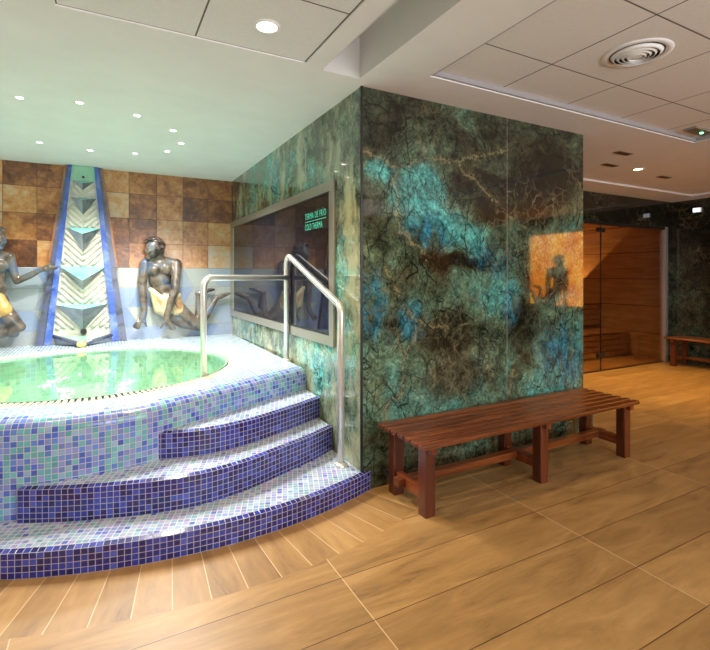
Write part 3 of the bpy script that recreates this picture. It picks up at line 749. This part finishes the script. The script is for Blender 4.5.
for k in range(9):
    a = -.2+k*.22
    P = [hcV+tl @ Vector((-.06+.006*k, -.07+.010*k, .118-.006*k)), hcV+tl @ Vector((.0+.008*k, -.04+.012*k, .138-.009*k)), hcV+tl @ Vector((.05+.003*k, .02+.006*k, .10-.012*k))]
    b.tube(P, [.012, .020, .016], 8)
child(b, 'hair', M['hair'], f1)
def cloth(parent, cx, cz, rx, rz, mat, y=6.03, tilt=0., folds=9, strips=()):
    b = MB()
    for (p, q, ra, rb) in strips: b.capsule(p, q, ra, rb)
    o = child(b, 'cloth_wrap', mat, parent); remesh(o, .009, 3); return o
cloth(f1, 0, 0, 0, 0, M['cloth'], strips=[
    ((.492, 6.045, 1.232), (.60, 6.005, 1.12), .034, .048), ((.60, 6.005, 1.12), (.78, 6.01, 1.16), .048, .05),
    ((.515, 6.05, 1.20), (.58, 6.02, 1.0), .04, .06), ((.58, 6.02, 1.02), (.64, 6.02, .955), .06, .05), ((.62, 6.01, 1.10), (.66, 6.0, .97), .06, .055),
    ((.77, 6.04, 1.13), (.82, 6.02, .98), .065, .055), ((.70, 6.02, 1.10), (.77, 6.01, .96), .06, .045), ((.80, 6.03, 1.08), (.85, 6.02, .955), .04, .035)])

f3 = copy_tree(f1); f3.location = (8.12, -1.215, .76); f3.rotation_euler.z = -PI/2
tag(f3, 'dark relief figure before the amber panel, mirrored in the green wall', 'sculpture')
# reclining figure at the left with an arm on the fountain
f2 = thing('relief_sculpture', 'glazed ceramic relief of a seated woman reaching an arm to the fountain, left of it', 'sculpture', (-1.0, 6.1, .8))
b = MB()
tl2 = Matrix.Rotation(math.radians(-8), 3, 'Y') @ Matrix.Rotation(math.radians(12), 3, 'X') @ Matrix.Rotation(math.radians(28), 3, 'Z')
hc2 = (-.985, 6.02, 1.785); hs2 = .112
b.ball(hc2, hs2*.76, hs2*.86, hs2*1.04, tl2.to_4x4()); face_on(b, hc2, hs2, tl2)
chain(b, [(-1.0, 6.06, 1.72, .05), (-1.01, 6.085, 1.63, .058)])
b.ball((-1.02, 6.085, 1.53), .15, .085, .145); b.ball((-1.02, 6.09, 1.39), .115, .08, .14); b.ball((-1.01, 6.095, 1.27), .11, .08, .10); b.ball((-1.02, 6.085, 1.13), .14, .085, .12)
chain(b, [(-1.18, 6.075, 1.59, .055), (-1.02, 6.085, 1.62, .058), (-.892, 6.08, 1.605, .052)])
b.ball((-.955, 6.03, 1.50), .062, .052, .064); b.ball((-1.09, 6.03, 1.495), .06, .05, .062)
chain(b, [(-.878, 6.075, 1.60, .050), (-.845, 6.055, 1.46, .044), (-.812, 6.05, 1.345, .036), (-.70, 6.03, 1.405, .036), (-.605, 6.01, 1.462, .027), (-.565, 6.0, 1.475, .028)])
finger_fan(b, (-.56, 6.0, 1.478), [(-.452, 5.995, 1.512), (-.445, 5.99, 1.498), (-.450, 5.99, 1.483), (-.462, 5.99, 1.470)], .012); finger_fan(b, (-.575, 5.998, 1.485), [(-.485, 5.985, 1.545)], .012)
chain(b, [(-1.19, 6.07, 1.585, .052), (-1.27, 6.05, 1.33, .042), (-1.30, 6.03, 1.0, .030), (-1.30, 6.02, .92, .033)])
finger_fan(b, (-1.30, 6.02, .92), [(-1.37, 6.01, .83), (-1.35, 6.01, .82), (-1.33, 6.01, .815), (-1.31, 6.01, .82)]); finger_fan(b, (-1.29, 6.02, .92), [(-1.25, 6.0, .84)])
chain(b, [(-.98, 6.06, 1.09, .10), (-.88, 6.03, .97, .085), (-.785, 6.02, .865, .058)])
chain(b, [(-1.06, 6.085, 1.02, .095), (-.95, 6.07, .88, .07), (-.84, 6.06, .80, .055)])
chain(b, [(-.79, 6.02, .86, .055), (-.95, 6.04, .80, .052), (-1.16, 6.05, .775, .034), (-1.28, 6.05, .765, .028)])
body2 = child(b, 'body', M['bronze'], f2); remesh(body2)
b = MB(); hV2 = Vector(hc2)
b.ball(hV2+tl2 @ Vector((0, .03, .04)), .102, .10, .092, tl2.to_4x4())
for k in range(13):
    a = -1.3+k*.21
    P = [hV2+tl2 @ Vector((math.sin(a)*.095*math.cos(e), -math.cos(e)*.076+.02, .05+math.cos(a)*.072*abs(math.cos(e))+.01)) for e in (.35, .8, 1.3, 1.9, 2.6)]
    b.tube(P, [.012, .017, .018, .018, .012], 8)
child(b, 'hair', M['hair'], f2)
cloth(f2, 0, 0, 0, 0, M['cloth_gold'], strips=[((-1.13, 6.04, 1.17), (-.95, 6.01, 1.14), .05, .06), ((-.97, 6.01, 1.16), (-.915, 5.99, 1.05), .07, .075), ((-1.05, 6.02, 1.13), (-.97, 6.0, 1.02), .08, .07), ((-1.12, 6.04, 1.1), (-1.06, 6.02, 1.0), .07, .06)])

# ------------------------------------------------------------------ framed dark glass panel with lettering
win = empty('window_1', (X0, 4.6, .885)); win['kind'] = 'structure'
fy0, fy1, fz0, fz1 = 3.04, YB-.004, .885, 2.10; fw = .075
b = MB()
for lo, hi in (((fy0, fz0), (fy1, fz0+fw)), ((fy0, fz1-fw), (fy1, fz1)), ((fy0, fz0+fw), (fy0+fw, fz1-fw)), ((fy1-fw-.08, fz0+fw), (fy1, fz1-fw))):
    b.box((X0-.022, lo[0], lo[1]), (X0-.001, hi[0], hi[1]), .003)
child(b, 'window_frame', M['alu'], win)
b = MB(); b.box((X0-.014, fy0+fw-.004, fz0+fw-.004), (X0-.002, fy1-fw-.076, fz1-fw+.004)); child(b, 'window_pane', M['dark_glass'], win)
b = MB()
for lo, hi in (((fy0+fw, fz0+fw), (fy1-fw-.08, fz0+fw+.014)), ((fy0+fw, fz1-fw-.014), (fy1-fw-.08, fz1-fw)), ((fy0+fw, fz0+fw), (fy0+fw+.014, fz1-fw))):
    b.box((X0-.020, lo[0], lo[1]), (X0-.013, hi[0], hi[1]))
child(b, 'window_gasket', M['black'], win)
def lettering(txt, y_left, width, z, height, parent):
    cu = bpy.data.curves.new('lettering', 'FONT'); cu.body = txt; cu.extrude = .0; cu.size = 1; cu.offset = .0; cu.space_character = 1.18
    to = bpy.data.objects.new('lettering', cu); COL.objects.link(to)
    bpy.context.view_layer.update()
    me = bpy.data.meshes.new_from_object(to.evaluated_get(bpy.context.evaluated_depsgraph_get()))
    bpy.data.objects.remove(to); bpy.data.curves.remove(cu)
    xs_ = [v.co.x for v in me.vertices]; 
    x0, x1 = min(xs_), max(xs_); sx = width/(x1-x0); sz = height/.70
    bm = bmesh.new(); bm.from_mesh(me)
    for v in bm.verts:
        v.co = Vector((X0-.0152, y_left-(v.co.x-x0)*sx, z+v.co.y*sz))
    r = bmesh.ops.extrude_face_region(bm, geom=bm.faces[:]); bmesh.ops.translate(bm, vec=(-.0012, 0, 0), verts=[v for v in r['geom'] if isinstance(v, bmesh.types.BMVert)])
    bm.to_mesh(me); bm.free(); me.materials.clear(); me.materials.append(M['text'])
    o = bpy.data.objects.new('lettering', me); COL.objects.link(o); o.parent = parent; o.matrix_parent_inverse = Matrix.Translation(-parent_world(parent))
    return o
lettering('TERMA DE FRÍO', 3.588, .410, 1.858, .050, win)
lettering('COLD THERMA', 3.588, .345, 1.772, .050, win)
b = MB(); b.box((X0-.0165, 3.178, 1.8370), (X0-.0145, 3.588, 1.8415)); child(b, 'lettering_rule', M['text'], win)

# ------------------------------------------------------------------ handrail
hr = thing('handrail', 'polished steel handrail rising beside the curved stair into the round tub', 'handrail', (1.405, 2.81, ZS[1]))
RT = .024
b = MB(); b.tube(arc_fillet([(.672, 3.70, ZW-.30), (.672, 3.70, 1.385), (1.43, 3.93, 1.385)], .07, 8), RT, 20); child(b, 'guard_rail', M['steel'], hr)
b = MB(); b.tube(arc_fillet([(1.43, 3.945, ZR), (1.43, 3.945, 1.60), (1.405, 2.815, 1.195), (1.405, 2.815, ZS[1])], .075, 8), RT, 20); child(b, 'sloping_rail', M['steel'], hr)
for x, y, z in ((1.43, 3.945, ZR), (1.405, 2.815, ZS[1])):
    b = MB(); b.lathe([(.042 if x > 1.42 else .046, 0), (.042 if x > 1.42 else .046, .006), (.034, .018), (.0215, .022)], (x, y, z), 24); child(b, 'floor_flange', M['steel'], hr)

# ------------------------------------------------------------------ slatted benches
def make_bench(label, loc, rz):
    t = thing('slatted_bench', label, 'bench', loc, rz)
    Lb, Wb, H = 2.04, .485, .448
    nS = 7; gap = .017; sw = (Wb-gap*(nS-1))/nS
    for i in range(nS):
        b = MB(); y0 = i*(sw+gap); b.box((0, y0, H-.028), (Lb, y0+sw, H), .008)
        s_ = b.build('slat', M['bench'], t)
    lg = .072
    pairs = (.10, 1.06, Lb-.05)
    for px in pairs:
        for y0 in (.065, Wb-.065-lg+.04):
            b = MB(); b.box((px-lg/2, y0, 0), (px+lg/2, y0+lg, H-.075 if False else H-.0285), .004); b.build('leg', M['bench_z'], t)
        b = MB(); b.box((px-.022, .03, H-.075), (px+.022, Wb-.03, H-.029), .003); b.build('seat_bearer', M['bench_y'], t)
        b = MB(); b.box((px-.024, .065+lg, .085), (px+.024, Wb-.025-lg, .150), .003); b.build('cross_rail', M['bench_y'], t)
    b = MB(); b.box((pairs[0]-.075, Wb/2+.04, .098), (pairs[2]+.06, Wb/2+.10, .148), .003); st = b.build('stretcher', M['bench'], t)
    return t
make_bench('reddish wooden slatted bench standing before the green stone wall', (1.565, 2.11, 0), 0)
bench = bpy.data.objects['slatted_bench']
b2 = copy_tree(bench); b2['label'] = 'dark wooden slatted bench standing against the far right wall beside the sauna'
b2.location = (7.72, 4.16, 0); b2.rotation_euler.z = -PI/2

# ------------------------------------------------------------------ sauna
SY = 4.31; SX0, SX1 = 4.7, 8.05; SH = 2.15
b = MB()
b.box((3.70, SY, SH+.03), (XR+.15, SY+.1, CEIL+.1)); b.box((SX1+.09, SY, 0), (XR+.15, SY+.1, SH+.03)); b.box((3.70, SY, 0), (SX0, SY+.1, SH+.03))
struct(b.build('wall_sauna_front', M['stone_dark']))
b = MB(); z2_ = 2.42
b.box((SX0, SY+.11, -.001), (XR-.02, 6.7, .004)); b.box((XR-.05, SY+.11, 0), (XR+.14, 6.7, z2_)); b.box((3.75, 6.55, 0), (XR, 6.74, z2_)); b.box((3.75, SY+.11, z2_), (XR+.14, 6.7, z2_+.05)); b.box((3.72, SY+.11, 0), (3.80, 6.7, z2_))
struct(b.build('wall_sauna', M['sauna_panel']))
dr = empty('door_1', (6.4, SY, 0)); dr['kind'] = 'structure'
def P(mb, nm, mt): return child(mb, nm, M[mt], dr)
b = MB(); b.box((SX0, SY+.03, .012), (6.440, SY+.04, SH+.02)); P(b, 'glass_pane', 'glass')
b = MB(); b.box((6.446, SY+.03, .012), (SX1+.01, SY+.04, SH+.02)); P(b, 'glass_pane', 'glass')
b = MB(); b.box((SX1, SY-.012, 0), (SX1+.07, SY+.06, SH+.05), .004); P(b, 'door_jamb', 'alu_pale')
b = MB(); b.box((SX0, SY-.004, SH+.005), (SX1, SY+.06, SH+.04)); P(b, 'door_header', 'black')
b = MB(); b.box((6.4395, SY+.026, .012), (6.4465, SY+.044, SH+.01)); P(b, 'glass_edge_seal', 'black')
for z in (.235, 2.08):
    b = MB(); b.box((6.36, SY+.018, z-.03), (6.53, SY+.052, z+.03), .004); P(b, 'hinge', 'black')
b = MB(); b.box((SX0, SY+.02, 0), (SX1, SY+.05, .012)); P(b, 'door_sill', 'black')
def sauna_bench(label, y0, y1, z):
    t = thing('sauna_bench', label, 'bench', (6.5, y0, 0))
    x0, x1 = 3.82, XR-.06
    n = max(3, int((y1-y0)/.115)); w = (y1-y0)/n
    for i in range(n):
        b = MB(); b.box((x0, y0+i*w, z-.028), (x1, y0+(i+1)*w-.01, z), .003); child(b, 'slat', M['sauna'], t)
    zz = z-.05; k = 0
    while zz-.085 > (.02 if z < .6 else .46):
        b = MB(); b.box((x0, y0+.02, zz-.08), (x1, y0+.04, zz), .003); child(b, 'front_board', M['sauna'], t); zz -= .095
    return t
sauna_bench('pale wooden lower tier bench inside the glass fronted sauna', 4.98, 5.49, .44)
sauna_bench('pale wooden upper tier bench inside the sauna, above the lower one', 5.5, 6.1, .92)

# emergency light box on right wall
el = thing('emergency_light', 'small lit emergency light box high on the dark right wall', 'light', (XR, 3.90, 2.40))
b = MB(); b.box((XR-.04, 3.865, 2.40), (XR-.001, 3.985, 2.475), .004); child(b, 'housing', M['plaster'], el)
b = MB(); b.box((XR-.045, 3.873, 2.407), (XR-.0395, 3.977, 2.468)); child(b, 'lit_face', M['sign_lit'], el)

# ------------------------------------------------------------------ ceiling fittings
def downlight(label, x, y, z, r=.04, mat='lamp_white', group=None):
    t = thing('ceiling_downlight', label, 'light', (x, y, z), 0, group)
    b = MB(); b.lathe([(r*1.35, 0), (r*1.35, -.004), (r*1.15, -.008), (r, -.006), (r*.98, 0)], (0, 0, 0), 28); b.build('trim_ring', M['plaster'], t)
    b = MB(); b.lathe([(.0005, -.004), (r*.97, -.004), (r*.97, -.001)], (0, 0, 0), 28); b.build('lamp_lens', M[mat], t)
    return t
TL = [(-.514, 3.94, 'leftmost of the nearer row of spots over the tub'), (-.153, 3.852, 'second from left in the nearer row over the tub'), (.223, 3.953, 'third from left in the nearer row over the tub'),
      (.515, 4.215, 'upper one of the tight cluster at the right over the tub'), (.631, 4.592, 'rightmost spot over the tub, nearest the stone side wall'), (.549, 4.951, 'lower one of the tight cluster at the right over the tub'),
      (.275, 5.184, 'right one of the far row, between fountain and right cluster'), (-.121, 5.27, 'one in the far row directly above the fountain top'), (-.524, 5.176, 'leftmost of the far row nearest the back wall')]
def spot(name, loc, power, col, angle=120, blend=.6, r=.05, rot=(0, 0, 0)):
    l = bpy.data.lights.new(name, 'SPOT'); l.energy = power; l.color = col; l.spot_size = math.radians(angle); l.spot_blend = blend; l.shadow_soft_size = r
    o = bpy.data.objects.new(name, l); COL.objects.link(o); o.location = loc; o.rotation_euler = rot; return o
for x, y, d in TL:
    downlight('small round ceiling spotlight, '+d, x, y, CEIL, .023, group='spotlights over the tub')
    spot('spot_lamp', (x, y, CEIL-.03), 130 if x > .5 else 72, (1, .96, .88), 124, .7, .03)
downlight('bright round downlight in the pale ceiling panel above the steps', .716, 2.26, 2.646, .05)
spot('spot_lamp', (.716, 2.26, 2.61), 95, (1, .66, .26), 130, .6, .05)
downlight('warm amber downlight in the far ceiling before the sauna', 5.438, 3.207, CEIL, .045, 'lamp_warm')
spot('spot_lamp', (5.438, 3.207, CEIL-.03), 70, (1, .62, .22), 100, .8, .04)
spot('spot_lamp', (6.5, 3.45, CEIL-.03), 300, (1, .62, .18), 84, .8, .04)  # extra amber spot with no fitting, added to brighten the far floor
for x, y, lab in ((4.967, 3.239, 'dark slim ceiling air slot left of the amber downlight'), (4.598, 2.861, 'dark slim ceiling air slot nearest the square tiles'), (6.163, 3.312, 'dark slim ceiling air slot right of the amber downlight')):
    t = thing('air_slot', lab, 'vent', (x, y, CEIL))
    b = MB(); b.box((-.115, -.04, -.005), (.115, .04, -.0005), .002); b.build('slot_frame', M['alu'], t)
    b = MB(); b.box((-.105, -.03, -.007), (.105, .03, -.0045)); b.build('slot_opening', M['vent_dark'], t)
# round diffuser
VC = (2.70, 1.60); vz = 2.679
dv = thing('round_diffuser', 'round white ceiling air diffuser with concentric rings in a square tile', 'vent', (VC[0], VC[1], vz))
b = MB(); b.lathe([(.275, 0), (.272, -.006), (.235, -.012), (.215, -.004), (.215, 0)], (0, 0, 0), 56); b.build('outer_ring', M['plaster'], dv)
b = MB(); b.lathe([(.0005, -.001), (.214, -.001)], (0, 0, 0), 40); b.build('throat', M['black'], dv)
for k, r in enumerate((.198, .160, .122, .086)):
    b = MB(); b.lathe([(r, -.004), (r+.004, -.004), (r-.020, -.028-.004*k), (r-.026, -.026-.004*k), (r, -.004)], (0, 0, 0), 48); b.build('cone_ring', M['plaster'], dv)
b = MB(); b.lathe([(.0005, -.034), (.03, -.033), (.055, -.026), (.06, -.01), (.058, -.003)], (0, 0, 0), 40); b.build('center_cone', M['plaster'], dv)
dv.scale = (.66, .66, .66)
# emergency luminaire with green LED
le = thing('emergency_luminaire', 'slim ceiling emergency luminaire with a green indicator light at the right edge', 'light', (4.60, 2.18, 2.679))
b = MB(); b.box((-.16, -.055, -.018), (.16, .055, -.0005), .004); b.build('housing', M['alu'], le)
b = MB(); b.ball((.04, 0, -.018), .016, .016, .008); b.build('indicator_light', M['led_green'], le)

# ------------------------------------------------------------------ amber mural on right wall made to glow so its image shows in the polished stone
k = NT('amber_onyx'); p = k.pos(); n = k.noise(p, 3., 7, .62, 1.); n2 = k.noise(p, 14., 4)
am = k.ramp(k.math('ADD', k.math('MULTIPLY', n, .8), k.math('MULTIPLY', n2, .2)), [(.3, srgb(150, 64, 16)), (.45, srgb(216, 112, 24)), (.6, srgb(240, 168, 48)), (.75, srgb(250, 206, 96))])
M['amber'] = k.done(am, .4, Emission_Color=am, Emission_Strength=9.)  # emission added to the mural to strengthen its mirror image
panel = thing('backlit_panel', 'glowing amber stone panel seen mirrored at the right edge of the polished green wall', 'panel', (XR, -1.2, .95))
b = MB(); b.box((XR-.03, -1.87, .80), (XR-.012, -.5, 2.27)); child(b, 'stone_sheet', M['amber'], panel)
b = MB()
for lo, hi in (((-1.90, .77), (-.47, .80)), ((-1.90, 2.27), (-.47, 2.30)), ((-1.90, .80), (-1.87, 2.27)), ((-.5, .80), (-.47, 2.27))): b.box((XR-.045, lo[0], lo[1]), (XR-.001, hi[0], hi[1]))
child(b, 'panel_frame', M['black'], panel)

# ------------------------------------------------------------------ window behind the camera
w2 = empty('window_2', (2.3, YF, WZ0)); w2['kind'] = 'structure'
b = MB()
for x in (WX0, (WX0+WX1)/2-.03, WX1-.06): b.box((x, YF-.12, WZ0), (x+.06, YF-.04, WZ1))
for z in (WZ0, WZ1-.06): b.box((WX0, YF-.12, z), (WX1, YF-.04, z+.06))
o = child(b, 'window_frame', M['alu_pale'], w2)
def area(name, loc, sx, sy, power, col, rot):
    l = bpy.data.lights.new(name, 'AREA'); l.shape = 'RECTANGLE'; l.size = sx; l.size_y = sy; l.energy = power; l.color = col
    o = bpy.data.objects.new(name, l); COL.objects.link(o); o.location = loc; o.rotation_euler = rot; return o
area('daylight', ((WX0+WX1)/2, YF-.2, (WZ0+WZ1)/2), 4.1, 1.45, 240, (.95, .97, 1), (math.radians(118), 0, 0))
# unseen downlights added around the camera to fill the room with light
for x, y, pw in ((.4, -.6, 22), (2.0, -1.6, 16), (3.4, .2, 10), (5.2, .4, 6), (6.8, 1.4, 4), (-1.2, .8, 26)):
    z = 2.68 if (1.78 < x < 4.83 and y > -1.2) else CEIL
    downlight('round ceiling downlight behind the viewpoint', x, y, z if not (-.196 < x < 1.034) else 2.646, .05, 'lamp_dim', group='downlights behind the viewpoint')
    spot('spot_lamp', (x, y, z-.05), pw, (1, .92, .80), 150, .5, .08)
# underwater lamps
for an in (.5, 2.2, 3.9, 5.4):
    l = bpy.data.lights.new('pool_lamp', 'POINT'); l.energy = .8; l.color = (.90, 1, .86); l.shadow_soft_size = .06
    o = bpy.data.objects.new('pool_lamp', l); COL.objects.link(o); o.location = (TUB[0]+.68*math.cos(an), TUB[1]+.68*math.sin(an), .40)
# sauna lamp (low in the rear corner, shining up)
spot('sauna_lamp', (8.0, 6.2, .98), 130, (1, .70, .34), 92, .06, .02, (PI, 0, 0))
spot('sauna_lamp', (5.6, 5.2, 2.35), 130, (1, .74, .40), 150, .8, .1)

# ------------------------------------------------------------------ world, camera, view
w = bpy.data.worlds.new('World'); S.world = w; w.use_nodes = True
bg = w.node_tree.nodes['Background']; bg.inputs[0].default_value = (.75, .85, 1, 1); bg.inputs[1].default_value = .6
cam = bpy.data.cameras.new('Camera'); co = bpy.data.objects.new('Camera', cam); COL.objects.link(co)
co.location = (0, 0, 1.4); co.rotation_euler = (PI/2, 0, -math.atan2(251, 467))
cam.sensor_fit = 'HORIZONTAL'; cam.sensor_width = 36; cam.lens = 36*467/710; cam.shift_y = -(325-276)/710; cam.clip_start = .02
S.camera = co
S.view_settings.view_transform = 'Standard'; S.view_settings.look = 'None'; S.view_settings.gamma = 1; S.view_settings.exposure = 0.0
S.view_settings.use_curve_mapping = False
S.cycles.use_denoising = True
S.cycles.max_bounces = 8; S.cycles.diffuse_bounces = 4; S.cycles.glossy_bounces = 5; S.cycles.transparent_max_bounces = 12; S.cycles.sample_clamp_indirect = 6
